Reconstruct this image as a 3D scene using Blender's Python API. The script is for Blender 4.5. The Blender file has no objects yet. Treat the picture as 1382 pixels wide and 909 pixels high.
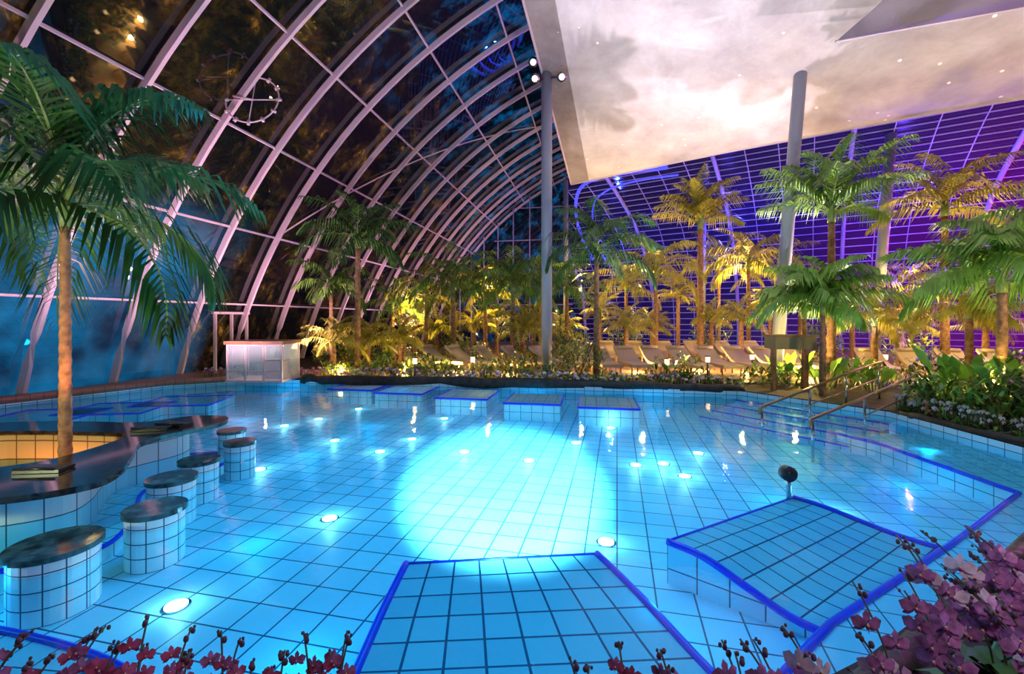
import bpy, math, random
from mathutils import Vector, geometry
random.seed(7)
R=random.random
def U(a,b): return a+(b-a)*R()
F=614.0; H=1.9
def G(px,py,z=0.0):
    d=F*(H-z)/(py-430.0); return Vector(((px-691)/F*d,d,z))
def D(px,py,d): return Vector(((px-691)/F*d,d,H-(py-430)/F*d))
sc=bpy.context.scene
try:
    sc.view_settings.view_transform='Standard'
except Exception: pass

# ---------------- materials
def newmat(name):
    m=bpy.data.materials.new(name); m.use_nodes=True
    nt=m.node_tree; b=nt.nodes['Principled BSDF']; return m,nt,b
def mat(name,col,rough=.5,metal=0,em=None,es=0,var=0.0,scale=6,bump=0):
    m,nt,b=newmat(name)
    b.inputs['Base Color'].default_value=(*col,1); b.inputs['Roughness'].default_value=rough
    b.inputs['Metallic'].default_value=metal
    if em: b.inputs['Emission Color'].default_value=(*em,1); b.inputs['Emission Strength'].default_value=es
    if var>0 or bump>0:
        tc=nt.nodes.new('ShaderNodeTexCoord'); n=nt.nodes.new('ShaderNodeTexNoise')
        n.inputs['Scale'].default_value=scale; n.inputs['Detail'].default_value=4
        nt.links.new(tc.outputs['Object'],n.inputs['Vector'])
        if var>0:
            r=nt.nodes.new('ShaderNodeValToRGB')
            r.color_ramp.elements[0].position=.3; r.color_ramp.elements[1].position=.7
            r.color_ramp.elements[0].color=(*[c*(1-var) for c in col],1)
            r.color_ramp.elements[1].color=(*[min(1,c*(1+var)) for c in col],1)
            nt.links.new(n.outputs['Fac'],r.inputs['Fac']); nt.links.new(r.outputs['Color'],b.inputs['Base Color'])
        if bump>0:
            bp=nt.nodes.new('ShaderNodeBump'); bp.inputs['Strength'].default_value=bump; bp.inputs['Distance'].default_value=.05
            nt.links.new(n.outputs['Fac'],bp.inputs['Height']); nt.links.new(bp.outputs['Normal'],b.inputs['Normal'])
    return m
def tilemat(name,c1,c2,mortar,size=.33,ms=.007,rough=.45):
    m,nt,b=newmat(name)
    uv=nt.nodes.new('ShaderNodeUVMap'); br=nt.nodes.new('ShaderNodeTexBrick')
    br.offset=0; br.squash=1
    br.inputs['Scale'].default_value=1; br.inputs['Brick Width'].default_value=size; br.inputs['Row Height'].default_value=size
    br.inputs['Mortar Size'].default_value=ms; br.inputs['Mortar Smooth'].default_value=.1; br.inputs['Bias'].default_value=0
    br.inputs['Color1'].default_value=(*c1,1); br.inputs['Color2'].default_value=(*c2,1); br.inputs['Mortar'].default_value=(*mortar,1)
    nt.links.new(uv.outputs[0],br.inputs['Vector']); nt.links.new(br.outputs['Color'],b.inputs['Base Color'])
    b.inputs['Roughness'].default_value=rough
    return m
T_floor=tilemat('pool_tile',(.60,.86,.93),(.48,.79,.89),(.02,.08,.16),.31,.0075)
T_wall=tilemat('pool_wall_tile',(.62,.86,.93),(.54,.8,.9),(.03,.10,.2),.25,.006)
T_small=tilemat('stool_tile',(.8,.88,.92),(.74,.84,.9),(.03,.07,.14),.13,.005)
T_warm=tilemat('bar_well_tile',(.85,.5,.25),(.8,.45,.22),(.2,.08,.03),.25,.008)
M_blue=mat('cobalt_trim_tile',(.01,.03,.62),.3,em=(.01,.03,.8),es=.14)  # faint blue self-glow put into the tile colour
M_granite=mat('dark_granite',(.035,.028,.026),.07,var=.9,scale=14)
M_gran2=mat('green_granite',(.04,.085,.09),.1,var=.95,scale=9)
M_rock=mat('planter_rock',(.03,.02,.018),.6,var=.7,scale=5,bump=.6)
M_deck=tilemat('deck_terracotta',(.36,.16,.10),(.30,.13,.08),(.08,.04,.03),.3,.008,.35)
M_soil=mat('ground_soil',(.022,.014,.01),.8,var=.6,scale=3,bump=.5)
M_steel=mat('painted_steel',(.70,.55,.64),.4,.0)
M_steelb=mat('vault_steel',(.36,.34,.62),.4)
M_col=mat('column_paint',(.30,.33,.43),.4)
M_rail=mat('rail_brass',(.40,.25,.14),.3,.8)
M_chrome=mat('brushed_chrome',(.6,.6,.62),.2,1)
M_panel=mat('cabin_glass',(.55,.65,.7),.08); M_panel.node_tree.nodes['Principled BSDF'].inputs['Alpha'].default_value=.3
M_leafd=mat('leaf_dark',(.04,.13,.025),.4,var=.5,scale=3)
M_leafm=mat('leaf_mid',(.12,.25,.035),.42,var=.5,scale=3)
M_leafg=mat('leaf_gold',(.42,.38,.05),.45,var=.4,scale=3)
M_leafb=mat('leaf_bright',(.20,.42,.06),.42,var=.4,scale=3)
M_trunk=mat('palm_trunk',(.24,.13,.07),.8,var=.5,scale=12,bump=.5)
M_trunkr=mat('palm_trunk_ringed',(.42,.19,.10),.7,var=.5,scale=10,bump=.3)
M_shaft=mat('crownshaft',(.16,.25,.07),.4,var=.3,scale=6)
M_pet=mat('orchid_petal',(.36,.12,.32),.45,var=.6,scale=26)
M_pet2=mat('orchid_petal_pale',(.68,.50,.64),.45,var=.3,scale=30)
M_petr=mat('orchid_red',(.45,.07,.18),.45,var=.4,scale=30)
M_petw=mat('orchid_white',(.7,.66,.6),.5)
M_lip=mat('orchid_lip',(.30,.02,.14),.4)
M_yel=mat('orchid_center',(.8,.55,.15),.5)
M_bud=mat('orchid_bud',(.10,.03,.05),.5)
M_stem=mat('orchid_stem',(.06,.05,.02),.5)
M_white=mat('lounger_fabric',(.50,.40,.31),.7)
M_wood=mat('wood_trim',(.25,.12,.06),.5,var=.3,scale=10)
M_lamp=mat('lamp_glow',(1,1,1),.5,em=(.85,.97,1),es=9)
M_flood=mat('floodlight_lens',(1,1,1),.5,em=(.9,.95,1),es=1.5)
M_warm=mat('warm_lamp',(1,.8,.5),.5,em=(1,.62,.25),es=5)
M_led=mat('blue_led',(.05,.05,.6),.5,em=(.05,.06,1),es=1.6)
M_dark=mat('dark_housing',(.03,.03,.035),.4)
M_black=mat('tray_black',(.02,.02,.025),.3)

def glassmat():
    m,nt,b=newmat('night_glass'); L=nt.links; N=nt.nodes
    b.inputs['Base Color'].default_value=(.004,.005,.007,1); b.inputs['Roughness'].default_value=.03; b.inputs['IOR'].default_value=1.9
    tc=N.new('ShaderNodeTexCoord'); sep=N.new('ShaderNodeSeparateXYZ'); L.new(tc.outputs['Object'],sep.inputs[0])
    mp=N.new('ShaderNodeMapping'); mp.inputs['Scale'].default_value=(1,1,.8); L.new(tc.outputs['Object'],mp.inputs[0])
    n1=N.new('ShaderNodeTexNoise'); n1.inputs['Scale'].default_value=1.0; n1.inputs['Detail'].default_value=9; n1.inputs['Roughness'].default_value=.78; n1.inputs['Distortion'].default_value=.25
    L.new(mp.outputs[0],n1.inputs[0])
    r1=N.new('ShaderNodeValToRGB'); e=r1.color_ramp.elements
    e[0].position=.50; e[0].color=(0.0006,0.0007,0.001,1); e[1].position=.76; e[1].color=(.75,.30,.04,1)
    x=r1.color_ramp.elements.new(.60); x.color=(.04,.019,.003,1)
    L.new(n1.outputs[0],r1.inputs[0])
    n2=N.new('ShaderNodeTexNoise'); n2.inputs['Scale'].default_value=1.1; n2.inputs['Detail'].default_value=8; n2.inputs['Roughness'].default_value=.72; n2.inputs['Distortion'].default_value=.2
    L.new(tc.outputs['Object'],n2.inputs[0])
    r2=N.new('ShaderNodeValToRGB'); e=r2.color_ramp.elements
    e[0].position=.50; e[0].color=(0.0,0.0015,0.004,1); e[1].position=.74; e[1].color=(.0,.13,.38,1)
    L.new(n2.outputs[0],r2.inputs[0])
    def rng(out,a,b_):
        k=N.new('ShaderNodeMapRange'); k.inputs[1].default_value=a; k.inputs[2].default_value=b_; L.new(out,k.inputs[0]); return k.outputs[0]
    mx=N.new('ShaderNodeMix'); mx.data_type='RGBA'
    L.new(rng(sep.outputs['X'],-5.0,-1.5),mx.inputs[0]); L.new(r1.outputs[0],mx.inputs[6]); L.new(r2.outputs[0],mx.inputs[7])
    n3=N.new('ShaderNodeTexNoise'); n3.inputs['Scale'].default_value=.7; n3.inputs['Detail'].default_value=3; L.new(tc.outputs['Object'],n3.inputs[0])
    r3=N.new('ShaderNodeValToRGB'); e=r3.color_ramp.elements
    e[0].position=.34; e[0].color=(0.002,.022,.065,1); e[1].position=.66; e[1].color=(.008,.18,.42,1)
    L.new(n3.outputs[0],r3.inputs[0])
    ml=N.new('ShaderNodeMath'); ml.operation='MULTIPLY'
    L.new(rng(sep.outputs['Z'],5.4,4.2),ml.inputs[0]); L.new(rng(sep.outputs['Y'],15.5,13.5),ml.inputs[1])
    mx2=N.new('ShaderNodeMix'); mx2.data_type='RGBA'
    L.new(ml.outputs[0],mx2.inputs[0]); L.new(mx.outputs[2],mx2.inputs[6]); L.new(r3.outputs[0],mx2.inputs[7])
    L.new(mx2.outputs[2],b.inputs['Emission Color']); b.inputs['Emission Strength'].default_value=.9  # painted glow stands in for mirrored palms, lights and outdoor trees
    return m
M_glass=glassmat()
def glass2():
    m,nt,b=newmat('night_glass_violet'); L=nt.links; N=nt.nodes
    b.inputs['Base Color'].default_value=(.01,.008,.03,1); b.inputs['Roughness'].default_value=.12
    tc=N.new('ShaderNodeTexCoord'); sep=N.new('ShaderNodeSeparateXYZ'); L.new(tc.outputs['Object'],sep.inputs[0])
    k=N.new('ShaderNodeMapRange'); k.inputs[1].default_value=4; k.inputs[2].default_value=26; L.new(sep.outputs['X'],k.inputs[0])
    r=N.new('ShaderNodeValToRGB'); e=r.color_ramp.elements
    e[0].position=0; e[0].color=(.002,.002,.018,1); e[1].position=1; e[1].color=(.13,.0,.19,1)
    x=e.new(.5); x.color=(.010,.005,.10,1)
    L.new(k.outputs[0],r.inputs[0]); L.new(r.outputs[0],b.inputs['Emission Color']); b.inputs['Emission Strength'].default_value=.8  # blue to magenta glow painted into the panels for coloured lighting
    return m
M_glass2=glass2()
def water():
    m=bpy.data.materials.new('pool_water'); m.use_nodes=True; nt=m.node_tree; nt.nodes.clear(); N=nt.nodes; L=nt.links
    o=N.new('ShaderNodeOutputMaterial'); mx=N.new('ShaderNodeMixShader'); t=N.new('ShaderNodeBsdfTransparent'); g=N.new('ShaderNodeBsdfGlossy')
    t.inputs[0].default_value=(.40,.87,1,1); g.inputs['Roughness'].default_value=.03
    tc=N.new('ShaderNodeTexCoord'); n=N.new('ShaderNodeTexNoise'); n.inputs['Scale'].default_value=1.8; n.inputs['Detail'].default_value=4
    bp=N.new('ShaderNodeBump'); bp.inputs['Strength'].default_value=.16; bp.inputs['Distance'].default_value=.06
    L.new(tc.outputs['Object'],n.inputs[0]); L.new(n.outputs[0],bp.inputs['Height']); L.new(bp.outputs[0],g.inputs['Normal'])
    # Schlick reflectance, same from either side of the thin surface
    geo=N.new('ShaderNodeNewGeometry'); dp=N.new('ShaderNodeVectorMath'); dp.operation='DOT_PRODUCT'
    L.new(geo.outputs['Incoming'],dp.inputs[0]); L.new(geo.outputs['True Normal'],dp.inputs[1])
    def M(op,a,bv=None):
        k=N.new('ShaderNodeMath'); k.operation=op; L.new(a,k.inputs[0])
        if bv is not None: k.inputs[1].default_value=bv
        return k
    ab=M('ABSOLUTE',dp.outputs['Value']); s=N.new('ShaderNodeMath'); s.operation='SUBTRACT'; s.inputs[0].default_value=1; L.new(ab.outputs[0],s.inputs[1])
    pw=M('POWER',s.outputs[0],5); mu=M('MULTIPLY',pw.outputs[0],.8); ad=M('ADD',mu.outputs[0],.02)
    L.new(ad.outputs[0],mx.inputs[0]); L.new(t.outputs[0],mx.inputs[1]); L.new(g.outputs[0],mx.inputs[2]); L.new(mx.outputs[0],o.inputs[0])
    return m
M_water=water()
def sailmat(name,ca,cb):
    m,nt,b=newmat(name); L=nt.links; N=nt.nodes
    tc=N.new('ShaderNodeTexCoord'); n=N.new('ShaderNodeTexNoise'); n.inputs['Scale'].default_value=.8; n.inputs['Detail'].default_value=9; n.inputs['Roughness'].default_value=.7; n.inputs['Distortion'].default_value=.25
    L.new(tc.outputs['Object'],n.inputs[0])
    r=N.new('ShaderNodeValToRGB'); e=r.color_ramp.elements
    e[0].position=.32; e[0].color=(*ca,1); e[1].position=.66; e[1].color=(*cb,1)
    L.new(n.outputs['Fac'],r.inputs['Fac']); L.new(r.outputs[0],b.inputs['Base Color']); b.inputs['Roughness'].default_value=.6  # light and dark mottling painted in for projected palm shadows
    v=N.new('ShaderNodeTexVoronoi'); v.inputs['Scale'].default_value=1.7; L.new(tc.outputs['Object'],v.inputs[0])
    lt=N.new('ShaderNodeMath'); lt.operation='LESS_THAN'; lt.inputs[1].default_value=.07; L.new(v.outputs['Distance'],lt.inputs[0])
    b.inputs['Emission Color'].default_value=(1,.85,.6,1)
    ms=N.new('ShaderNodeMath'); ms.operation='MULTIPLY'; ms.inputs[1].default_value=1.0; L.new(lt.outputs[0],ms.inputs[0]); L.new(ms.outputs[0],b.inputs['Emission Strength'])  # glowing specks painted in for projected stars
    return m
M_sail=sailmat('ceiling_membrane',(.60,.53,.58),(.86,.82,.88))
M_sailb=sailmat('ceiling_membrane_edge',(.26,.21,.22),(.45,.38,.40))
M_sail2=mat('ceiling_membrane_grey',(.11,.11,.13),.6,var=.15,scale=1)

# ---------------- mesh builder
class MB:
    def __init__(s): s.v=[];s.f=[];s.m=[];s.uv=[];s.mats=[];s.sm=[]
    def mi(s,m):
        if m not in s.mats: s.mats.append(m)
        return s.mats.index(m)
    def face(s,pts,m,uv=None,sm=False):
        i=len(s.v); s.v+= [tuple(p) for p in pts]; s.f.append(tuple(range(i,i+len(pts)))); s.m.append(s.mi(m)); s.sm.append(sm)
        if uv is None: uv=[(p[0],p[1]) for p in pts]
        s.uv+=list(uv)
    def idx(s,vs,fs,m,sm=True,uvs=None):
        i=len(s.v); s.v+=[tuple(p) for p in vs]; k=s.mi(m)
        for n,f in enumerate(fs):
            s.f.append(tuple(a+i for a in f)); s.m.append(k); s.sm.append(sm)
            if uvs: s.uv+=uvs[n]
            else: s.uv+=[(vs[a][0]+vs[a][1],vs[a][2]) for a in f]
    def tube(s,pts,r,m,n=8,closed=False,caps=True,flat=1.0,up=None):
        pts=[Vector(p) for p in pts]; N=len(pts); rs=r if isinstance(r,(list,tuple)) else [r]*N
        vs=[];fs=[]
        for i,p in enumerate(pts):
            a=pts[i-1] if (i>0 or closed) else p; b=pts[(i+1)%N] if (i<N-1 or closed) else p
            t=(b-a).normalized(); ref=Vector(up) if up else (Vector((0,0,1)) if abs(t.z)<.95 else Vector((1,0,0)))
            x=t.cross(ref).normalized(); y=x.cross(t).normalized()
            for k in range(n):
                an=2*math.pi*(k+.5)/n; vs.append(p+x*math.cos(an)*rs[i]+y*math.sin(an)*rs[i]*flat)
        for i in range(N if closed else N-1):
            j=(i+1)%N
            for k in range(n):
                l=(k+1)%n; fs.append((i*n+k,i*n+l,j*n+l,j*n+k))
        if caps and not closed:
            fs.append(tuple(range(n))[::-1]); fs.append(tuple((N-1)*n+k for k in range(n)))
        s.idx(vs,fs,m,n>4)
    def box(s,c,sz,m,rz=0,uv=True):
        c=Vector(c); hx,hy,hz=sz[0]/2,sz[1]/2,sz[2]/2; ca,sa=math.cos(rz),math.sin(rz)
        def q(x,y,z): return (c.x+x*ca-y*sa,c.y+x*sa+y*ca,c.z+z)
        V=[q(x,y,z) for z in(-hz,hz) for y in(-hy,hy) for x in(-hx,hx)]
        L=[(x,y,z) for z in(-hz,hz) for y in(-hy,hy) for x in(-hx,hx)]
        for f,ax in (((0,2,3,1),(0,1)),((4,5,7,6),(0,1)),((0,1,5,4),(0,2)),((3,2,6,7),(0,2)),((2,0,4,6),(1,2)),((1,3,7,5),(1,2))):
            s.face([V[i] for i in f],m,[(L[i][ax[0]],L[i][ax[1]]) for i in f])
    def cyl(s,c,r,h,m,n=24,r2=None):
        c=Vector(c); r2=r if r2 is None else r2
        for k in range(n):
            a=2*math.pi*k/n; b=2*math.pi*(k+1)/n
            s.face([c+Vector((r*math.cos(a),r*math.sin(a),0)),c+Vector((r*math.cos(b),r*math.sin(b),0)),c+Vector((r2*math.cos(b),r2*math.sin(b),h)),c+Vector((r2*math.cos(a),r2*math.sin(a),h))],m,[(a*r,0),(b*r,0),(b*r,h),(a*r,h)],False)
        s.face([c+Vector((r2*math.cos(2*math.pi*k/n),r2*math.sin(2*math.pi*k/n),h)) for k in range(n)],m)
        s.face([c+Vector((r*math.cos(-2*math.pi*k/n),r*math.sin(-2*math.pi*k/n),0)) for k in range(n)],m)
    def ball(s,c,r,m,n=8,sz=1):
        c=Vector(c); vs=[];fs=[];K=max(4,n//2)
        for i in range(K+1):
            th=math.pi*i/K
            for k in range(n):
                an=2*math.pi*k/n; vs.append(c+Vector((r*math.sin(th)*math.cos(an),r*math.sin(th)*math.sin(an),r*sz*math.cos(th))))
        for i in range(K):
            for k in range(n):
                l=(k+1)%n; fs.append((i*n+k,(i+1)*n+k,(i+1)*n+l,i*n+l))
        s.idx(vs,fs,m)
    def leaf(s,p,d,up,L,w,m,bend=.3):
        p=Vector(p); d=Vector(d).normalized(); sd=d.cross(Vector(up))
        if sd.length<1e-3: sd=Vector((1,0,0))
        sd.normalize(); q=p+d*L*.5+Vector((0,0,L*bend*.15)); t=p+d*L-Vector((0,0,L*bend*.5))
        i=len(s.v); s.v+=[tuple(p-sd*w*.25),tuple(p+sd*w*.25),tuple(q+sd*w*.5),tuple(q-sd*w*.5),tuple(t)]
        k=s.mi(m); s.f+=[(i,i+1,i+2,i+3),(i+3,i+2,i+4)]; s.m+=[k,k]; s.sm+=[True,True]; s.uv+=[(0,0)]*7
    def poly(s,outer,holes,z,m,rot=0,flip=False):
        ls=[[Vector((p[0],p[1],0)) for p in outer]]+[[Vector((p[0],p[1],0)) for p in h] for h in holes]
        tris=geometry.tessellate_polygon(ls); allp=[p for l in ls for p in l]; ca,sa=math.cos(rot),math.sin(rot)
        for t in tris:
            P=[allp[i] for i in t]
            nz=(P[1]-P[0]).cross(P[2]-P[0]).z
            if nz<0: P=P[::-1]
            s.face([(p.x,p.y,z) for p in P],m,[(p.x*ca-p.y*sa,p.x*sa+p.y*ca) for p in P])
    def wall(s,pts,z0,z1,m,closed=True):
        N=len(pts); u=0
        for i in range(N if closed else N-1):
            a=pts[i];b=pts[(i+1)%N]; l=math.hypot(b[0]-a[0],b[1]-a[1])
            s.face([(a[0],a[1],z0),(b[0],b[1],z0),(b[0],b[1],z1),(a[0],a[1],z1)],m,[(u,z0),(u+l,z0),(u+l,z1),(u,z1)]); u+=l
    def obj(s,name,parent=None):
        me=bpy.data.meshes.new(name); me.from_pydata(s.v,[],s.f)
        for m in s.mats: me.materials.append(m)
        me.polygons.foreach_set('material_index',s.m); me.polygons.foreach_set('use_smooth',s.sm)
        ul=me.uv_layers.new(name='UVMap'); ul.data.foreach_set('uv',[c for u in s.uv for c in u])
        me.update(); o=bpy.data.objects.new(name,me); sc.collection.objects.link(o)
        if parent: o.parent=parent
        return o
def smooth_loop(pts,n=6,closed=True):
    out=[];N=len(pts);P=[Vector((p[0],p[1],p[2] if len(p)>2 else 0)) for p in pts]
    rngi=range(N) if closed else range(N-1)
    for i in rngi:
        p0=P[(i-1)%N] if (closed or i>0) else P[i]; p1=P[i];p2=P[(i+1)%N]; p3=P[(i+2)%N] if (closed or i<N-2) else P[i+1]
        for k in range(n):
            t=k/n; out.append(.5*((2*p1)+(p2-p0)*t+(2*p0-5*p1+4*p2-p3)*t*t+(3*p1-p0-3*p2+p3)*t**3))
    if not closed: out.append(P[-1])
    return out
def lamp(kind,name,loc,energy,col,**k):
    l=bpy.data.lights.new(name,kind); l.energy=energy; l.color=col
    for a,v in k.items():
        if a!='tgt': setattr(l,a,v)
    o=bpy.data.objects.new(name,l); o.location=loc; sc.collection.objects.link(o)
    if 'tgt' in k: o.rotation_euler=(Vector(k['tgt'])-Vector(loc)).to_track_quat('-Z','Y').to_euler()
    return o

# ---------------- pool
pool=[(-12.6,2.1),(-11.1,9.9),(-9.7,12.6),(-8.0,13.6),(-5.6,13.3),(3.4,11.8),(5.7,11.3),(7.3,8.8),(7.1,5.4),(1.87,2.4),(1.2,2.1)]
ZF=-.38; rotf=math.radians(13)
b=MB(); b.poly(pool,[],ZF,T_floor,rotf); b.obj('pool_floor')
b=MB(); b.wall(pool,ZF,.1,T_wall); b.obj('pool_wall')
b=MB(); b.poly(pool,[],0,M_water)
wo=b.obj('pool_water')
b=MB(); outer=[(-13.6,-3),(-11.3,12),(-6,40),(34,40),(34,-3)]
b.poly(outer,[pool],.12,M_soil); b.obj('floor_planting')
b=MB(); b.poly([(-13.4,-1),(-12.6,2.1),(-11.1,9.9),(-9.7,12.6),(-8.0,13.6),(-5.6,13.3),(-5.2,15),(-8.8,16.5),(-10.3,16)],[],.15,M_deck,rot=.18)
b.obj('floor_terrace')
b=MB(); b.tube([(p[0],p[1],.13) for p in pool[:4]],.09,M_deck,6); b.obj('trim_terrace')
b=MB(); b.poly([(-5,14.2),(8,12.4),(24,10),(30,38),(-4,38)],[],.14,mat('sand_floor',(.24,.14,.08),.6,var=.3,scale=2)); b.obj('floor_lounge')
def curb(name,line,r=.14):
    b=MB(); L=smooth_loop([(p[0],p[1],.12) for p in line],8,False)
    L=[p+Vector((U(-.03,.03),U(-.03,.03),U(-.03,.04)))*(r/.14) for p in L]
    b.tube(L,[r*U(.8,1.25) for _ in L],M_rock,8); b.obj(name)
curb('planter_curb',[(-6.2,13.45),(-5.5,13.35),(-2,12.8),(3.4,11.9),(5.8,11.4)])
curb('planter_curb',[(7.35,8.6),(7.3,7),(7.25,5.4),(4.6,3.9),(1.95,2.33),(1.3,2.0)],.07)
spots=[(238,818),(445,700),(350,634),(452,595),(627,610),(714,622),(818,732),(858,628),(924,643),(942,612),(777,598),(513,610),(556,593),(1123,690),(484,552),(430,566),(895,626),(600,565),(824,578),(384,575)]
b=MB()
for i,(x,y) in enumerate(spots):
    p=G(x,y,ZF); b.cyl(p+Vector((0,0,.002)),.08,.015,M_lamp,16); b.cyl(p+Vector((0,0,.001)),.10,.01,M_chrome,16)
    lamp('POINT','underwater_lamp_light',p+Vector((0,0,.16)),4,(.6,.92,1),shadow_soft_size=.05)
b.obj('underwater_lamps')

for (px,py) in [(470,525),(535,530),(620,537),(716,544),(820,550)]:
    c=G(px,py,.02); ang=math.atan2(-1.6,9); b=MB()
    c=c+Vector((.15,.72,0)); b.box((c.x,c.y,-.19),(1.25,1.4,.38),T_wall,ang)
    ca,sa=math.cos(ang),math.sin(ang)
    cs=[Vector((c.x+x*ca-y*sa,c.y+x*sa+y*ca,.0)) for x,y in((-.64,.7),(-.64,-.72),(.64,-.72),(.64,.7))]
    b.tube(cs,.025,M_blue,6); b.obj('massage_bench')
for (px,py) in [(60,560),(160,550),(250,540)]:
    c=G(px,py,.0); b=MB(); b.box((c.x,c.y,-.2),(1.6,1.3,.37),T_wall,.15)
    ca,sa=math.cos(.15),math.sin(.15)
    cs=[Vector((c.x+x*ca-y*sa,c.y+x*sa+y*ca,-.01)) for x,y in((-.8,-.65),(.8,-.65),(.8,.65),(-.8,.65))]
    b.tube(cs,.02,M_blue,6,closed=True); b.obj('massage_bench')

led=[(5.7,8.0),(5.9,7.4),(5.85,5.25),(3.9,4.05),(2.1,3.0),(1.5,2.55)]
b=MB(); b.poly([led[0],led[1],led[2],led[3],led[4],led[5],(1.87,2.4),(7.1,5.4),(7.25,8.0)][::-1],[],-.12,T_wall,.3)
b.wall(led,ZF,-.12,T_wall,False); b.tube([(p[0],p[1],-.11) for p in led],.028,M_blue,6); b.obj('pool_ledge')
nl=[(-6.5,3.5),(-4.6,3.3),(-3.5,3.14),(-2.5,2.85),(-1.9,2.5),(-1.7,2.15)]
nls=smooth_loop(nl,5,False); b=MB(); b.poly([(p.x,p.y) for p in nls]+[(-8,2.15),(-8,3.5)],[],-.26,T_wall,.1)
b.wall([(p.x,p.y) for p in nls],ZF,-.26,T_wall,False); b.tube([(p.x,p.y,-.25) for p in nls],.025,M_blue,6); b.obj('pool_ledge')
dr=Vector((.54,-.84,0)); nn=Vector((-.84,-.54,0)); b=MB()
for i in range(4):
    o0=Vector((5.75,11.2,0))+nn*(.45*i); w=.47
    a=o0; c2=o0+dr*3.0; e=c2+nn*w; f=a+nn*w; z=-.05-.08*i
    b.face([(a.x,a.y,z),(f.x,f.y,z),(e.x,e.y,z),(c2.x,c2.y,z)],T_wall)
    b.face([(f.x,f.y,z),(f.x,f.y,ZF),(e.x,e.y,ZF),(e.x,e.y,z)],T_wall,[(0,0),(0,.4),(3,.4),(3,0)])
    b.tube([(f.x,f.y,z),(e.x,e.y,z)],.016,M_blue,6)
b.obj('pool_steps')

T_L=tilemat('lounger_tile',(.38,.68,.76),(.30,.60,.70),(.01,.04,.12),.19,.007)
def wave(name,A,B,Cc,Dd,zl,zr,steps=20):
    A,B,Cc,Dd=[Vector((*p,0)) for p in (A,B,Cc,Dd)]; b=MB(); Ls=[];Rs=[]
    ln=((Cc-A).length+(Dd-B).length)/2; wd=(B-A).length
    def zz(tab,t):
        P=smooth_loop([(i,0,z) for i,z in enumerate(tab)],12,False); f=t*(len(P)-1); i=min(len(P)-2,int(f)); return P[i].z+(P[i+1].z-P[i].z)*(f-i)
    for i in range(steps+1):
        t=i/steps
        l=A.lerp(Cc,t); r=B.lerp(Dd,t); l.z=zz(zl,t); r.z=zz(zr,t); Ls.append(l); Rs.append(r)
    for i in range(steps):
        t0=i/steps*ln;t1=(i+1)/steps*ln
        K=8
        for j in range(K):
            a0_,a1_=j/K,(j+1)/K
            b.face([Ls[i].lerp(Rs[i],a0_),Ls[i+1].lerp(Rs[i+1],a0_),Ls[i+1].lerp(Rs[i+1],a1_),Ls[i].lerp(Rs[i],a1_)],T_L,[(wd*a0_,t0),(wd*a0_,t1),(wd*a1_,t1),(wd*a1_,t0)],True)
        for S,fl in ((Ls,0),(Rs,1)):
            q=[S[i],S[i+1],Vector((S[i+1].x,S[i+1].y,ZF)),Vector((S[i].x,S[i].y,ZF))]
            b.face(q if fl else q[::-1],T_wall,[(t0,q[0].z),(t1,q[1].z),(t1,ZF),(t0,ZF)] if fl else [(t0,ZF),(t1,ZF),(t1,q[1].z),(t0,q[0].z)])
    for S in (0,-1):
        b.face([Ls[S],Rs[S],Vector((Rs[S].x,Rs[S].y,ZF)),Vector((Ls[S].x,Ls[S].y,ZF))],T_wall,[(0,0),(wd,0),(wd,-.5),(0,-.5)])
    b.tube(Ls[::-1],.03,M_blue,8); b.tube(Rs,.03,M_blue,8); b.tube([Ls[0],Rs[0]],.014,M_blue,6)
    b.obj(name)
wave('underwater_lounger',(-.83,3.57),(.69,3.72),(-.98,2.2),(1.4,2.3),[-.02,-.09,-.2,-.27],[-.02,-.09,-.2,-.27])
wave('underwater_lounger',(1.34,3.93),(3.02,4.89),(2.25,3.12),(3.9,4.1),[-.02,-.05,-.16,-.27,-.30],[-.02,-.05,-.11,-.16,-.18])

b=MB(); p=G(1064,676,-.05); b.tube([(p.x,p.y,ZF),(p.x,p.y,.12),(p.x-.01,p.y,.24)],.025,M_chrome,10)
b.tube([(p.x-.01,p.y-.05,.25),(p.x-.01,p.y+.04,.25)],.08,M_dark,16); b.tube([(p.x-.01,p.y-.056,.25),(p.x-.01,p.y-.045,.25)],.06,M_black,16); b.obj('water_jet_nozzle')

for (px,py,r) in [(75,730,.29),(210,682,.245),(232,642,.24),(269,618,.225),(324,594,.21),(313,579,.2)]:
    c=G(px,py,.14); b=MB(); b.cyl((c.x,c.y,ZF),r*.94,.09-ZF,T_small,28); b.cyl((c.x,c.y,.09),r*1.03,.045,M_gran2,32); b.obj('pool_bar_stool')

# bar
ctr=[(-4.28,6.6),(-4.6,5.75),(-4.25,5.1),(-3.95,4.6),(-3.9,4.2),(-4.4,3.85),(-5.6,3.6),(-7.4,3.9),(-8.2,5.2),(-7.6,6.6),(-6.3,6.75),(-5.5,6.7),(-5.0,7.15),(-4.45,7.1)]
hole=[(-7.2,6.05),(-5.4,6.1),(-5.0,5.85),(-4.95,5.2),(-5.1,4.8),(-5.7,4.55),(-7.2,4.6)]
co=smooth_loop(ctr,5); hs=smooth_loop(hole,4)
cop=[(p.x,p.y) for p in co]; hsp=[(p.x,p.y) for p in hs]
bar=bpy.data.objects.new('swim_up_bar',None); sc.collection.objects.link(bar)
b=MB(); b.poly(cop,[hsp],.38,M_granite); b.wall(cop,.32,.38,M_granite); b.wall(hsp,.32,.38,M_granite); b.poly(cop,[hsp],.32,M_granite); b.obj('counter_top',bar)
cx,cy=-6.0,5.3
ins=[(cx+(p[0]-cx)*.78,cy+(p[1]-cy)*.80) for p in cop]
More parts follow.
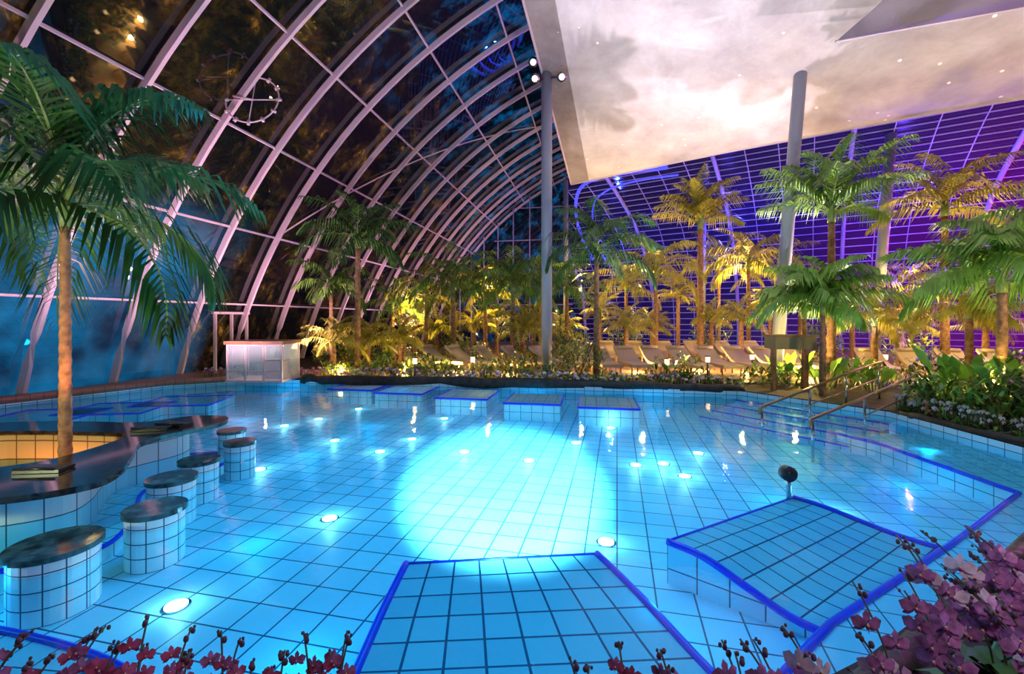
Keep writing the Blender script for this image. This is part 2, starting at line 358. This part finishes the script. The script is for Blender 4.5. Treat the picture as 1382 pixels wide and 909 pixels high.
b=MB(); b.wall(ins,ZF,.32,T_wall); b.obj('counter_body',bar)
b=MB(); b.wall(hsp,-.36,.33,T_warm); b.poly(hsp,[],-.36,T_warm); b.obj('bar_well',bar)
st=[(cx+(p[0]-cx)*1.02,cy+(p[1]-cy)*1.02) for p in cop]
b=MB(); b.poly(st,[ins],-.24,T_wall,.2); b.wall(st,ZF,-.24,T_wall); b.tube([(p[0],p[1],-.23) for p in st],.025,M_blue,6,closed=True); b.obj('foot_step',bar)
b=MB(); p=G(50,720,-.1); b.tube([(p.x-.1,p.y+.1,-.24),(p.x-.1,p.y+.1,.33)],.035,M_chrome,10)
b.obj('support_post',bar)
b=MB()
for px,py,a in ((60,632,.1),(235,572,-.2),(205,578,.3)):
    p=G(px,py,.40); b.box(p,(.42,.2,.03),M_black,a); b.tube([(p.x-.2,p.y-.1,.43),(p.x+.2,p.y-.1,.43)],.015,M_black,6)
b.obj('serving_trays',bar)
lamp('AREA','bar_well_light',(-6.0,5.3,.28),22,(1,.36,.10),size=.9)

# ---------------- left vault
ax=Vector((.183,.983,0)); inn=Vector((.983,-.183,0)); B0=Vector((-11.6,10.6,.12)); Rv=19.3; ca_,cb_=18.66,-5.02
a0=math.atan2(0-cb_,0-ca_)
def vp(t,k,K=12.5,off=0):
    a1=math.acos((K-ca_)/Rv); a=a0+(a1-a0)*k
    rr=Rv+off; s=ca_+rr*math.cos(a); z=cb_+rr*math.sin(a)
    return B0+ax*t+inn*s+Vector((0,0,z))
NS=24; dt=2.05; ts=[-12.3+dt*i for i in range(20)]
b=MB()
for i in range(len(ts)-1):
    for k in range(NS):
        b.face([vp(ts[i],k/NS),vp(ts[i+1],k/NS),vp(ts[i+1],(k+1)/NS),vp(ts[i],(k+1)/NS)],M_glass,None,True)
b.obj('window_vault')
b=MB()
for t in ts: 
    b.tube([vp(t,k/NS,off=-.16) for k in range(NS+1)],.065,M_steel,4,flat=1.9)
    b.tube([vp(t+.1,k/NS,off=-.05) for k in range(NS+1)],.03,M_steel,4)
b.obj('vault_ribs')
b=MB()
purl=[.0,.13,.27,.42,.57,.72,.86,1.0]
for k in purl: b.tube([vp(t,k,off=-.1) for t in ts],.04,M_steel,4)
for t0 in (3,9):
    b.tube([vp(ts[0]+dt*(t0+5*j/12),.27+.6*j/12,off=-.08) for j in range(13)],.035,M_steel,4)
b.obj('vault_purlins')
tE=ts[-1]; b=MB(); P_=[vp(tE,k/NS) for k in range(NS+1)]
for i in range(NS):
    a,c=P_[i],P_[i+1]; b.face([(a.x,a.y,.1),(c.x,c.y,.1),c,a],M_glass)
for i in range(0,NS+1,2): b.tube([(P_[i].x,P_[i].y-.1,.1),(P_[i].x,P_[i].y-.1,P_[i].z)],.06,M_steelb,4)
for z in (3,5.5,8,10.5): b.tube([(P_[6].x+1,P_[6].y-.1,z),(P_[-1].x,P_[-1].y-.1,z)],.05,M_steelb,4)
b.obj('window_gable')
b=MB(); c=vp(2.05,.47,off=-.5); rr=.68
u=(Vector((1,0,.0))).normalized(); w=Vector((0,.25,.97)).normalized()
ringp=[c+u*rr*math.cos(2*math.pi*i/32)+w*rr*math.sin(2*math.pi*i/32) for i in range(32)]
b.tube(ringp,.02,M_steel,6,closed=True,up=(0,1,0))
for i in range(12):
    an=2*math.pi*i/12; p=c+u*rr*math.cos(an)+w*rr*math.sin(an); b.tube([p-(p-c)*.08,p+(p-c)*.1],.04,M_steel,8)
b.tube([c-u*rr,c+u*rr],.015,M_steel,6); b.tube([c-w*rr,c+w*rr],.015,M_steel,6); b.tube([c,c-Vector((.5,.0,-.1))],.03,M_steel,6)
b.obj('ring_light')

# ---------------- right vault
Q=Vector((17,27,.1)); uu=Vector((.838,-.545,0)); iv=Vector((-.545,-.838,0))
pr=smooth_loop([(0,0),(.6,3.4),(3.4,7.0),(8,9.0),(12,9.8)],10,False)
def v2(u,k,off=0):
    p=pr[k]; return Q+uu*u+iv*(p.x+off*.6)+Vector((0,0,p.y-off))
def keep(p): return p.x>2.5+(p.y-20)*.10
b=MB(); us=[-24+1.3*i for i in range(42)]
for i in range(len(us)-1):
    for k in range(len(pr)-1):
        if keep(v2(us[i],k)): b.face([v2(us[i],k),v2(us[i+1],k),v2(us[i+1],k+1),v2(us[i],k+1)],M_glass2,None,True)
b.obj('window_dome')
b=MB()
for i,u_ in enumerate(us):
    main=i%4==0; pl=[v2(u_,k,.12 if main else .06) for k in range(len(pr))]; pl=[p for p in pl if keep(p)]
    if len(pl)>1: b.tube(pl,.10 if main else .025,M_steelb,6 if main else 4)
for k in range(0,len(pr)):
    pl=[v2(u_,k,.05) for u_ in us]; pl=[p for p in pl if keep(p)]
    if len(pl)>1: b.tube([pl[0],pl[-1]],.03,M_steelb,4)
b.obj('dome_ribs')
b=MB()
b.tube(smooth_loop([tuple(D(x,y,d)) for x,y,d in ((900,226,20),(850,232,21.5),(805,241,23),(782,256,24.5),(777,285,26),(785,320,27),(800,350,28))],6,False),.09,M_led,6)
b.tube(smooth_loop([tuple(D(x,y,d)) for x,y,d in ((915,236,21),(865,243,22.5),(825,254,24),(803,272,25.5),(800,300,27),(806,330,28),(818,352,29))],6,False),.05,M_led,6)
b.obj('led_edge_beam')

# ---------------- membrane ceiling
nearL=Vector((-2.6,2,13.43)); nearR=Vector((24,-2,13.4)); bl=Vector((2.6,20,7.8)); brr=Vector((24,7.5,7.8))
b=MB(); nu,nv=30,20; grid=[]
for j in range(nv+1):
    v=j/nv; row=[]
    for i in range(nu+1):
        u_=i/nu; n_=nearL.lerp(nearR,u_); bk=bl.lerp(brr,u_); p=n_.lerp(bk,v)
        p.z+= -.35*math.sin(math.pi*u_)*math.sin(math.pi*v*.9)+ .5*(math.sin(math.pi*u_))*(v**6)
        row.append(p)
    grid.append(row)
for j in range(nv):
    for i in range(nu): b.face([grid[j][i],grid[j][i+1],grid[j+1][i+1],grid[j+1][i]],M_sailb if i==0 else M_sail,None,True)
b.tube([grid[nv][i] for i in range(nu+1)],.04,M_steel,6); b.tube([grid[j][0] for j in range(nv+1)],.04,M_steel,6)
b.obj('ceiling')
b=MB(); q=[D(1128,56,9.5),D(1215,-20,8),D(1600,-60,8),D(1600,-30,9.5)]
b.face(q,M_sail2); b.tube([q[0],q[3]],.03,M_steel,6); b.obj('ceiling_sail')

def column(bx,by,tx,ty,tz,r):
    b=MB(); b.tube([(bx,by,.1),(tx,ty,tz)],r,M_col,20); b.tube([(bx,by,.1),(bx,by,.3)],r*1.5,M_col,20); return b
b=column(1.09,14.3,1.09,14.3,10.4,.17)
for dx,dz in ((-.45,.0),(-.4,-.5),(.45,.05),(.42,-.45)):
    p=Vector((1.09+dx,14.0,9.8+dz)); b.tube([(1.09,14.3,p.z+.1),p],.03,M_dark,6)
    b.tube([p+Vector((0,.1,.05)),p+Vector((0,-.2,-.12))],[.1,.15],M_chrome,12); b.tube([p+Vector((0,-.2,-.12)),p+Vector((0,-.21,-.127))],.09,M_flood,12)
b.obj('steel_column')
column(7.5,13,8.3,13,9.6,.17).obj('steel_column')
column(10.0,24,10.05,24,9.5,.18).obj('steel_column')
column(14.3,18,15.0,18,9.2,.19).obj('steel_column')
column(2.6,22,2.6,22,8.6,.12).obj('steel_column')

# ---------------- plants
def frond(b,o,az,L,el,droop,ll,m,n=22,w=.05,mr=None,vdrop=.35):
    o=Vector(o); p=o.copy(); h=Vector((math.cos(az),math.sin(az),0)); S=Vector((-math.sin(az),math.cos(az),0)); pts=[p.copy()]; K=12; tans=[]
    for i in range(K):
        a=el-droop*(i/K)**1.2; t=h*math.cos(a)+Vector((0,0,math.sin(a))); p=p+t*(L/K); pts.append(p.copy()); tans.append(t)
    tans.append(tans[-1])
    b.tube(pts,[.022*(1-i/K*.8)*max(.6,L/2) for i in range(K+1)],mr or m,4)
    for i in range(n):
        t=.14+.86*i/(n-1); f=t*K; k=min(K-1,int(f)); q=pts[k].lerp(pts[k+1],f-k); tg=tans[k]
        l=ll*(math.sin(math.pi*(.18+.74*t)))*U(.88,1.1)
        for sgn in(-1,1):
            d=S*sgn*.85+tg*(.45+.6*t)+Vector((0,0,.15-vdrop*U(.3,1.2)))
            b.leaf(q,d,(0,0,1),l,w,m,.9)
def palm(name,x,y,hz,L,nf,m,ll=.5,tr=.08,trm=None,el=(0.1,1.3),lean=(0,0),shaft=True,seg=18,w=.05,n=22,z0=.1,droop=(1.2,1.9),vd=.45):
    b=MB(); trm=trm or M_trunk; pts=[];rs=[]
    for i in range(seg*2+1):
        t=i/(seg*2); pts.append(Vector((x+lean[0]*t*t,y+lean[1]*t*t,z0+(hz-z0)*t))); rs.append(tr*(1.25-.4*t)*(1.1 if i%2 else .95))
    b.tube(pts,rs,trm,10); top=pts[-1]
    if shaft: b.tube([top,top+Vector((0,0,L*.1)),top+Vector((0,0,L*.24))],[tr*1.0,tr*1.1,tr*.5],M_shaft,10)
    for i in range(nf):
        az=2*math.pi*(i*.381966)+U(-.2,.2); f=i/(nf-1); e=el[0]+(el[1]-el[0])*f
        frond(b,top+Vector((0,0,L*(.1+.12*f) if shaft else 0)),az,L*U(.85,1.1),e,U(*droop),ll,m,n,w,M_shaft,vd)
    return b.obj(name)
palm('palm_tree',-5.35,5.45,3.0,2.3,17,M_leafd,.72,.055,M_trunkr,el=(-.1,1.45),w=.055,n=30,z0=-.36,seg=22,vd=.6)
palm('palm_tree',-8.3,6.6,3.7,2.5,13,M_leafd,.8,.07,M_trunkr,el=(-.1,1.3),w=.06,n=26,z0=-.36,vd=.6)
def P(px,cy,d,L,nf,m,**k):
    x,y,z=D(px,cy,d); k.setdefault('w',.06); return palm('palm_tree',x,y,z,L,nf,m,**k)
P(483,335,15.3,2.1,16,M_leafd,ll=.65,n=22,tr=.09)
P(447,395,16.5,1.7,11,M_leafm,ll=.55,n=20,tr=.07)
P(612,395,17,2.0,16,M_leafm,ll=.6,n=20)
P(575,410,18,1.9,12,M_leafg,ll=.55,n=20)
P(530,420,19,1.9,12,M_leafm,ll=.55,n=18)
P(655,400,19,2.1,13,M_leafg,ll=.55,n=20)
P(692,395,16,1.9,16,M_leafm,ll=.6,n=22)
P(765,400,18,1.8,12,M_leafm,ll=.55,n=20)
P(730,385,20,2.0,12,M_leafm,ll=.55,n=18)
P(805,350,13.6,2.0,16,M_leafd,ll=.65,n=24)
P(845,395,20,2.0,13,M_leafg,ll=.55,n=18)
P(885,375,18,2.1,15,M_leafg,ll=.6,n=20)
P(945,310,19,2.2,16,M_leafg,ll=.75,el=(.6,1.5),n=22,droop=(.8,1.3),tr=.12,w=.08)
P(1010,365,20,2.3,15,M_leafg,ll=.65,n=20)
P(970,365,23,2.4,13,M_leafg,ll=.65,n=20)
P(1050,375,22,2.2,12,M_leafg,ll=.6,n=18)
P(1215,400,18,2.0,12,M_leafg,ll=.6,n=18)
P(1122,300,12,2.1,17,M_leafm,ll=.7,el=(.5,1.45),n=26,droop=(.8,1.4),tr=.09)
P(1275,292,14,2.0,15,M_leafg,ll=.65,el=(.2,1.4),n=24,droop=(.8,1.4),tr=.10)
P(1110,425,10.6,1.5,20,M_leafb,ll=.6,tr=.06,el=(.4,1.45),n=24)
P(1085,430,11.6,1.4,14,M_leafb,ll=.55,tr=.06,el=(.4,1.45),n=22)
P(1352,395,8.6,1.8,18,M_leafb,ll=.7,el=(.1,1.4),n=28,tr=.08)
P(1430,345,9.5,1.9,14,M_leafb,ll=.7,el=(.1,1.4),n=26,tr=.1)
P(1180,440,13,1.3,15,M_leafg,ll=.45,n=20)
P(1308,430,11,1.3,15,M_leafg,ll=.45,n=20)
for px,cy,d in ((450,462,15),(497,460,16),(541,458,15.5),(720,440,18),(705,447,16),(640,440,20),(845,440,17),(915,400,22),(1000,430,17),(1040,410,21),(760,445,20),(880,440,19),(1230,440,17),(590,445,20),(1330,440,15),(560,435,22),(670,430,22),(810,420,22),(1080,400,22),(1150,400,20),(960,430,19)):
    x,y,z=D(px,cy,d); palm('date_palm',x,y,max(z,.5),U(1.0,1.4),17,M_leafg,ll=.36,tr=.09,el=(.1,1.45),shaft=False,seg=6,w=.04,n=20,droop=(.9,1.5))

def shrub(name,x,y,rx,ry,h,n,mats,L=(.18,.4),w=.07,z0=.12):
    b=MB()
    for i in range(n):
        a=U(0,6.28); q=math.sqrt(R()); z=z0+h*R()*(1-.5*q); p=Vector((x+rx*q*math.cos(a),y+ry*q*math.sin(a),z))
        aa=U(0,6.28); d=Vector((math.cos(aa),math.sin(aa),U(.0,1.3))); b.leaf(p,d,(0,0,1),U(*L),w*U(.6,1.3),random.choice(mats),U(.2,1))
    for i in range(6):
        a=U(0,6.28); b.tube([(x,y,z0),(x+rx*.5*math.cos(a),y+ry*.5*math.sin(a),z0+h*.7)],.012,M_stem,4)
    return b.obj(name)
for i in range(13):
    t=i/12; x=-5.4+11*t; y=13.95-1.95*t+U(0,.3); hi_=U(.35,.6) if x<1.5 else U(.2,.4); shrub('fern_bush',x,y+.1,.55,.3,hi_,170,[M_leafm,M_leafd,M_leafg],L=(.12,.28))
for x,y,h,n in ((2.0,13.6,1.5,350),(-4.0,16,.9,200),(-1.5,16.5,1.3,300),(0.4,16.8,1.3,300),(7.0,12.2,.7,220),(2.2,17.0,1.6,300),(5.0,20,2,350),(8.5,19.6,2.2,350),(1.9,18.6,2.2,350),(-5.5,17,1,200),(-2.8,14.6,.7,220),(0.0,14.1,.8,220),(9.6,12.4,.8,260),(10.8,11.5,1.0,300),(12.5,11.5,1.1,300),(-7,18,1.6,300),(-3,20,2,350),(11.5,17,2,350),(13.5,15.5,1.8,300),(4.6,12.9,.9,160)):
    shrub('garden_shrub',x,y,.85,.6,h,n,[M_leafm,M_leafd,M_leafg])
def broad(name,x,y,h,n,m,z0=.12):
    b=MB()
    for i in range(n):
        a=U(0,6.28); rd=U(.05,.25); base=Vector((x+rd*math.cos(a),y+rd*math.sin(a),z0)); hh=h*U(.5,1)
        top=base+Vector((math.cos(a)*.25*hh,math.sin(a)*.25*hh,hh*.6)); b.tube([base,top],.012,M_shaft,4)
        b.leaf(top,(math.cos(a)*.5,math.sin(a)*.5,U(.6,1.1)),(0,0,1) if i%2 else (.3,.3,.2),hh*.55,.16,m,.3)
    return b.obj(name)
for px,py,h in ((1065,520,.95),(1110,525,.9),(1150,522,.8),(1180,528,.6)):
    p=G(px,py,.12); broad('bird_of_paradise_plant',p.x,p.y,h,16,M_leafb)
for x,y,h in ((8.1,8.6,.9),(8.2,7.6,1.0),(8.5,6.8,.9),(9.2,8.2,1.3),(9.4,7.2,1.1),(8.0,6.0,.7)):
    shrub('garden_shrub',x,y,.6,.55,h,320,[M_leafm,M_leafb,M_leafd])
for x,y,h in ((8.7,7.9,1.2),(8.9,9.0,1.3)): broad('bird_of_paradise_plant',x,y,h,16,M_leafb)

def flower(b,c,fd,r,mp,ml):
    fd=Vector(fd).normalized(); x=fd.cross(Vector((0,0,1))).normalized(); y=x.cross(fd).normalized(); c=Vector(c)
    for an,l,w in ((90,1,.62),(215,.95,.5),(325,.95,.5),(18,1.05,1.1),(162,1.05,1.1)):
        a=math.radians(an); d=x*math.cos(a)+y*math.sin(a); s_=fd.cross(d)
        pts=[c+fd*.01*r,c+d*l*r*.3+s_*w*r*.33,c+d*l*r*.7+s_*w*r*.42-fd*.1*r,c+d*l*r-fd*.22*r,c+d*l*r*.7-s_*w*r*.42-fd*.1*r,c+d*l*r*.3-s_*w*r*.33]
        if an in(18,162): pts=[p+fd*.06*r for p in pts]
        b.face(pts,mp,None,True)
    b.ball(c+fd*r*.15-y*r*.12,r*.16,ml,6); b.leaf(c+fd*.1*r,-y*.8+fd*.5,x,r*.55,r*.38,ml,0); b.ball(c+fd*.18*r+y*.04*r,r*.09,M_yel,6)
def orchid(name,x,y,z0,h,ns,mps,r=.045,nfl=5,lean=None,leaves=5):
    b=MB()
    for k in range(leaves):
        a=U(0,6.28); b.leaf((x,y,z0),(math.cos(a),math.sin(a),.35),(0,0,1),.26,.09,M_leafd,.8)
    for s in range(ns):
        a=lean+U(-.6,.6) if lean is not None else U(0,6.28); hh=h*U(.7,1.12); pts=[]
        for i in range(9):
            t=i/8; pts.append(Vector((x+math.cos(a)*hh*.45*t*t,y+math.sin(a)*hh*.45*t*t,z0+hh*(t-.12*t**4))))
        b.tube(pts,.0045,M_stem,5); mp=random.choice(mps)
        for i in range(nfl):
            t=.42+.44*i/nfl; f=t*8; p=pts[int(f)].lerp(pts[int(f)+1],f-int(f)); sd=1 if i%2 else -1
            off=Vector((-math.sin(a)*sd*r*.8,math.cos(a)*sd*r*.8,0)); flower(b,p+off+Vector((0,-.02,0)),(-p.x*.25+U(-.5,.5),-1,U(-.1,.45)),r*U(.85,1.15),mp,M_lip)
        for i in range(4):
            t=.9+.1*i/4; f=min(7.99,t*8); p=pts[int(f)].lerp(pts[int(f)+1],f-int(f)); b.ball(p+Vector((U(-.02,.02),U(-.02,.02),.005)),.013-.002*i,M_bud,6,1.3)
    return b.obj(name)
for k in range(42):
    t=R(); line=Vector((1.95,2.2,0)).lerp(Vector((5.6,4.3,0)),t); q=line+Vector((.35,-.62,0))*U(.12,1.5)
    orchid('orchid_plant',q.x,q.y,.12,U(.34,.58),2,[M_pet,M_pet2,M_pet],.064,4,lean=2.2)
for x,y,h in ((1.3,1.85,.5),(1.6,1.85,.58),(1.9,1.95,.62),(2.1,2.1,.75),(2.45,2.25,.7),(.95,1.8,.5),(2.9,2.5,.6),(1.45,1.7,.5),(1.1,1.75,.52),(2.2,1.8,.6),(2.6,2.0,.6),(1.75,1.65,.55)):
    orchid('orchid_plant',x,y,.12,h,2,[M_pet,M_pet,M_pet2],.060,4,lean=1.9)
for x in (-2.25,-2.1,-1.95,-1.8,-1.65,-1.5,-1.38,-1.25,-1.12,-1.0,-.88,-.75,.3,.5,.7):
    orchid('orchid_plant',x,1.95+U(-.1,.05),.12,U(.28,.41),2,[M_petr,M_pet,M_petr],.042,4,lean=1.6)
def flower_row(name,A,Bp,n,mp,h=.28,r=.05):
    b=MB()
    for i in range(n):
        p=Vector(A).lerp(Vector(Bp),R()); p+=Vector((U(-.1,.1),U(-.02,.28),0)); z=.15+h*U(.3,1)
        b.tube([(p.x,p.y,.1),(p.x,p.y,z)],.006,M_stem,4); flower(b,(p.x,p.y-.02,z),(U(-.4,.4),-1,U(0,.5)),r*U(.7,1.1),random.choice(mp),M_lip)
        b.leaf((p.x,p.y,.14),(U(-1,1),U(-1,1),.5),(0,0,1),.22,.06,M_leafm)
    b.obj(name)
flower_row('orchid_border',(-6.4,13.7,0),(-2,13.0,0),110,[M_pet2,M_pet])
flower_row('orchid_border',(-2,13.0,0),(5.9,11.75,0),170,[M_pet2,M_petw,M_pet])
flower_row('orchid_border',(7.55,8.8,0),(7.5,5.6,0),110,[M_petw],.3,.05)
flower_row('orchid_border',(-9.3,13.6,0),(-6.4,14.0,0),60,[M_pet,M_pet2])

def sunbed(x,y,rz):
    b=MB(); ca,sa=math.cos(rz),math.sin(rz)
    def q(a,c,z): return Vector((x+a*ca-c*sa,y+a*sa+c*ca,z+.14))
    pf=[(-.9,.36),(.1,.38),(.35,.45),(.95,.85)]
    for i in range(3):
        (y0,z0),(y1,z1)=pf[i],pf[i+1]
        t=[q(-.33,y0,z0),q(.33,y0,z0),q(.33,y1,z1),q(-.33,y1,z1)]; u_=[p-Vector((0,0,.09)) for p in t]
        b.face(t,M_white); b.face(u_[::-1],M_white); b.face([t[0],t[3],u_[3],u_[0]],M_white); b.face([t[1],u_[1],u_[2],t[2]],M_white); b.face([t[0],u_[0],u_[1],t[1]],M_white); b.face([t[3],t[2],u_[2],u_[3]],M_white)
    for a in(-.3,.3):
        b.tube([q(a,-.85,.29),q(a,.4,.29)],.025,M_wood,6)
        for c in(-.75,.35): b.tube([q(a,c,0),q(a,c,.3)],.025,M_wood,6)
    b.tube([q(-.3,.75,.0),q(-.3,.75,.65)],.02,M_wood,6); b.tube([q(.3,.75,.0),q(.3,.75,.65)],.02,M_wood,6)
    b.tube([q(-.25,.8,.8),q(.25,.8,.8)],.06,M_white,8)
    b.obj('sun_lounger')
for i in range(6): sunbed(-3.2+.95*i,15.6-.1*i+U(-.1,.1),1.1)
for i in range(8): sunbed(3.0+.9*i,14.8-.05*i+U(-.1,.1),.1)
for i in range(7): sunbed(4.0+1.2*i,18.2,.1)
for i in range(4): sunbed(11.0+1.1*i,13.6-.2*i,-.3)

# glass entrance cabin on the terrace
M_frame=mat('cabin_frame',(.7,.5,.52),.4)
b=MB(); k=G(338,517,.15); kx,ky=k.x,k.y+.7
for dx in(-.75,-.25,.25,.75):
    for dy in(-.5,.5): b.box((kx+dx,ky+dy,.68),(.045,.045,1.06),M_frame)
b.box((kx,ky,1.24),(1.62,1.15,.09),M_wood); b.box((kx,ky,.18),(1.56,1.1,.06),M_frame)
for yy in(-.5,.5):
    for dx in(-.5,0,.5): b.box((kx+dx,ky+yy,.7),(.46,.015,.95),M_panel)
for xx in(-.75,.75): b.box((kx+xx,ky,.7),(.015,.95,.95),M_panel)
for z in (.45,1.17): b.box((kx,ky-.5,z),(1.5,.035,.035),M_frame)
b.box((kx+.3,ky+.1,.45),(.5,.4,.5),M_frame); b.box((kx+.3,ky+.1,.72),(.56,.46,.04),M_wood)
b.obj('entrance_cabin')
lamp('POINT','cabin_light',(kx,ky,1.1),20,(1,.85,.85),shadow_soft_size=.05)
b=MB()
for j,t in enumerate((4.9,5.6,6.3)):
    p=B0+ax*t+inn*.75; b.box((p.x,p.y,1.1),(.08,.08,2.0),M_steel)
p=B0+ax*5.6+inn*.75; b.box((p.x,p.y,2.1),(.1,1.6,.08),M_steel,-.18); b.obj('door_1')
b=MB(); p=D(1066,462,11.3); b.box((p.x,p.y,p.z),(1.0,.5,.30),mat('stand_paint',(.22,.2,.11),.5)); b.box((p.x,p.y,p.z+.17),(1.1,.6,.05),M_wood)
for dx in(-.4,.4): b.box((p.x+dx,p.y,(p.z-.15+.12)/2),(.08,.08,p.z-.27),M_wood)
b.obj('towel_stand')
for px,py in ((638,485),(900,490),(955,485),(1015,480),(560,488),(1195,480)):
    p=G(px,py+25,.14); b=MB(); b.tube([(p.x,p.y,.1),(p.x,p.y,.62)],.03,M_dark,8); b.cyl((p.x,p.y,.62),.06,.15,M_warm,12); b.cyl((p.x,p.y,.77),.08,.03,M_dark,12); b.obj('garden_lantern')
def rail(lo,hi,fr):
    b=MB(); lo=Vector(lo);hi=Vector(hi); mid=[lo.lerp(hi,t) for t in(0,.35,.7,1)]
    mid[2].z+=.03
    b.tube([lo-Vector((0,0,.12)),lo+Vector((.04,.03,0))]+mid[1:]+[hi+Vector((.1,.05,-.1))],.026,M_rail,8)
    for t in fr:
        p=lo.lerp(hi,t); zb=ZF if t<.45 else .1; b.tube([(p.x,p.y,zb),(p.x,p.y,p.z)],.02,M_chrome,8)
        b.tube([(p.x,p.y,(zb if t>.45 else -.0)),(p.x,p.y,(zb if t>.45 else 0)+.02)],.05,M_chrome,10)
    lo2=lo-Vector((0,0,.3)); hi2=hi-Vector((0,0,.35)); b.tube([lo2.lerp(hi2,.33),lo2.lerp(hi2,.95)],.015,M_rail,8)
    b.obj('pool_handrail')
rail((4.45,8.2,.3),(8.3,10.2,.95),(.02,.36,.66,.97))
rail((4.7,7.2,.3),(9.3,9.7,.95),(.02,.33,.62,.97))

# ---------------- lights
lamp('AREA','pool_wash',(0,6.5,8.5),270,(.01,.50,1),shape='RECTANGLE',size=7,size_y=5,spread=math.radians(95),tgt=(0,6.6,0))  # added overhead blue fill for the pool, no fixture modelled
for x,y in ((-10.6,8.5),(-9.2,11.6),(-6.5,12.9),(-3,12.4),(0.5,11.8),(3.5,11.2),(6.6,9.2),(-3.4,7.6),(-4.0,3.3),(-2.6,4.6),(-7.5,7.8),(1.0,3.2),(3.3,5.6),(5.4,6.2),(-1.4,3.0),(-.5,5.6),(2.4,7.6),(-3,9.6),(-6,10.2),(6.4,7.0)):
    lamp('POINT','underwater_fill_light',(x,y,-.09),5.5,(.01,.52,1),shadow_soft_size=.08)  # added blue fill points under the water, no fixtures built
lamp('SPOT','pool_spotlight',(.2,-3,5),60000,(.9,.96,1),spot_size=math.radians(16.5),spot_blend=.55,shadow_soft_size=.08,tgt=(-.1,6.3,-.4))
Wc=(1,.66,.19)
for px,py,e in ((460,503,160),(545,500,160),(615,498,220),(690,498,220),(780,500,130),(860,497,140),(940,495,170),(1010,497,170),(1090,505,160),(1170,505,160),(1250,500,150),(1320,505,150)):
    p=G(px,py,.25); lamp('POINT','garden_uplight',(p.x,p.y,.35),e,Wc,shadow_soft_size=.05)
for x,y,z,e in ((9.1,8.5,.9,180),(9.9,7.0,1.0,170),(7.4,11.9,1.2,130),(6,20.8,3.6,450),(10.5,20.8,3.6,520),(15,16.5,3.0,450),(19,13,2.8,300),(-1,19,2.8,380),(-4,18.5,2.2,280),(3,20,3.0,380),(13,12.5,2.6,260)):
    lamp('POINT','garden_uplight',(x,y,z),e,Wc,shadow_soft_size=.05)
for x,y,t,e in ((4.6,12.6,(5,14,8),1600),(9.3,12.9,(9.6,11,8),2000),(3,1.2,(5,9,10),2000),(9,2,(11,8,9.5),2200)):
    lamp('SPOT','ceiling_uplight',(x,y,.6),e,(1,.82,.84),spot_size=math.radians(110),spot_blend=.8,shadow_soft_size=.03,tgt=t)
for t,e in ((-7,700),(-3,1200),(1,900),(5,1200),(13,1200),(21,1200)):
    p=B0+ax*t+inn*4; lamp('SPOT','rib_wash',(p.x,p.y,.4),e,(1,.55,.68),spot_size=math.radians(140),spot_blend=.8,shadow_soft_size=.05,tgt=tuple(B0+ax*(t+2)+inn*3+Vector((0,0,8))))
for x,y,z,e,c in ((6,28,5.5,650,(.03,.06,1)),(11,23.5,5.8,850,(.05,.05,1)),(17,19.5,6,1200,(.14,.05,1)),(24,14.5,6,2800,(.85,.04,.9))):
    lamp('POINT','dome_colour_light',(x,y,z),e,c,shadow_soft_size=.05)
lamp('AREA','bed_light',(3.2,.3,2.6),38,(1,.88,.94),size=.6,tgt=(2.6,2.6,.3))
lamp('AREA','bed_light',(-1.5,.5,2.2),9,(1,.75,.75),size=.5,tgt=(-1.5,2.0,.3))
lamp('SPOT','palm_uplight',(-5.0,5.0,.42),150,(1,.42,.15),spot_size=math.radians(60),spot_blend=.8,shadow_soft_size=.05,tgt=(-5.35,5.45,2.6))
lamp('AREA','palm_wash',(-6.0,2.2,1.0),100,(.9,1,.55),size=.4,tgt=(-5.4,5.4,3.8))  # added out-of-view fill that brightens and greens the fronds

w=bpy.data.worlds.new('night_sky'); sc.world=w; w.use_nodes=True
w.node_tree.nodes['Background'].inputs[0].default_value=(.02,.05,.12,1); w.node_tree.nodes['Background'].inputs[1].default_value=.15
cam=bpy.data.cameras.new('camera'); co_=bpy.data.objects.new('camera',cam); sc.collection.objects.link(co_); co_.location=(0,0,H); co_.rotation_euler=(math.radians(90),0,0)
cam.lens=16.0; cam.sensor_width=36; cam.shift_y=-24.5/1382; cam.clip_end=300; cam.clip_start=.05; sc.camera=co_
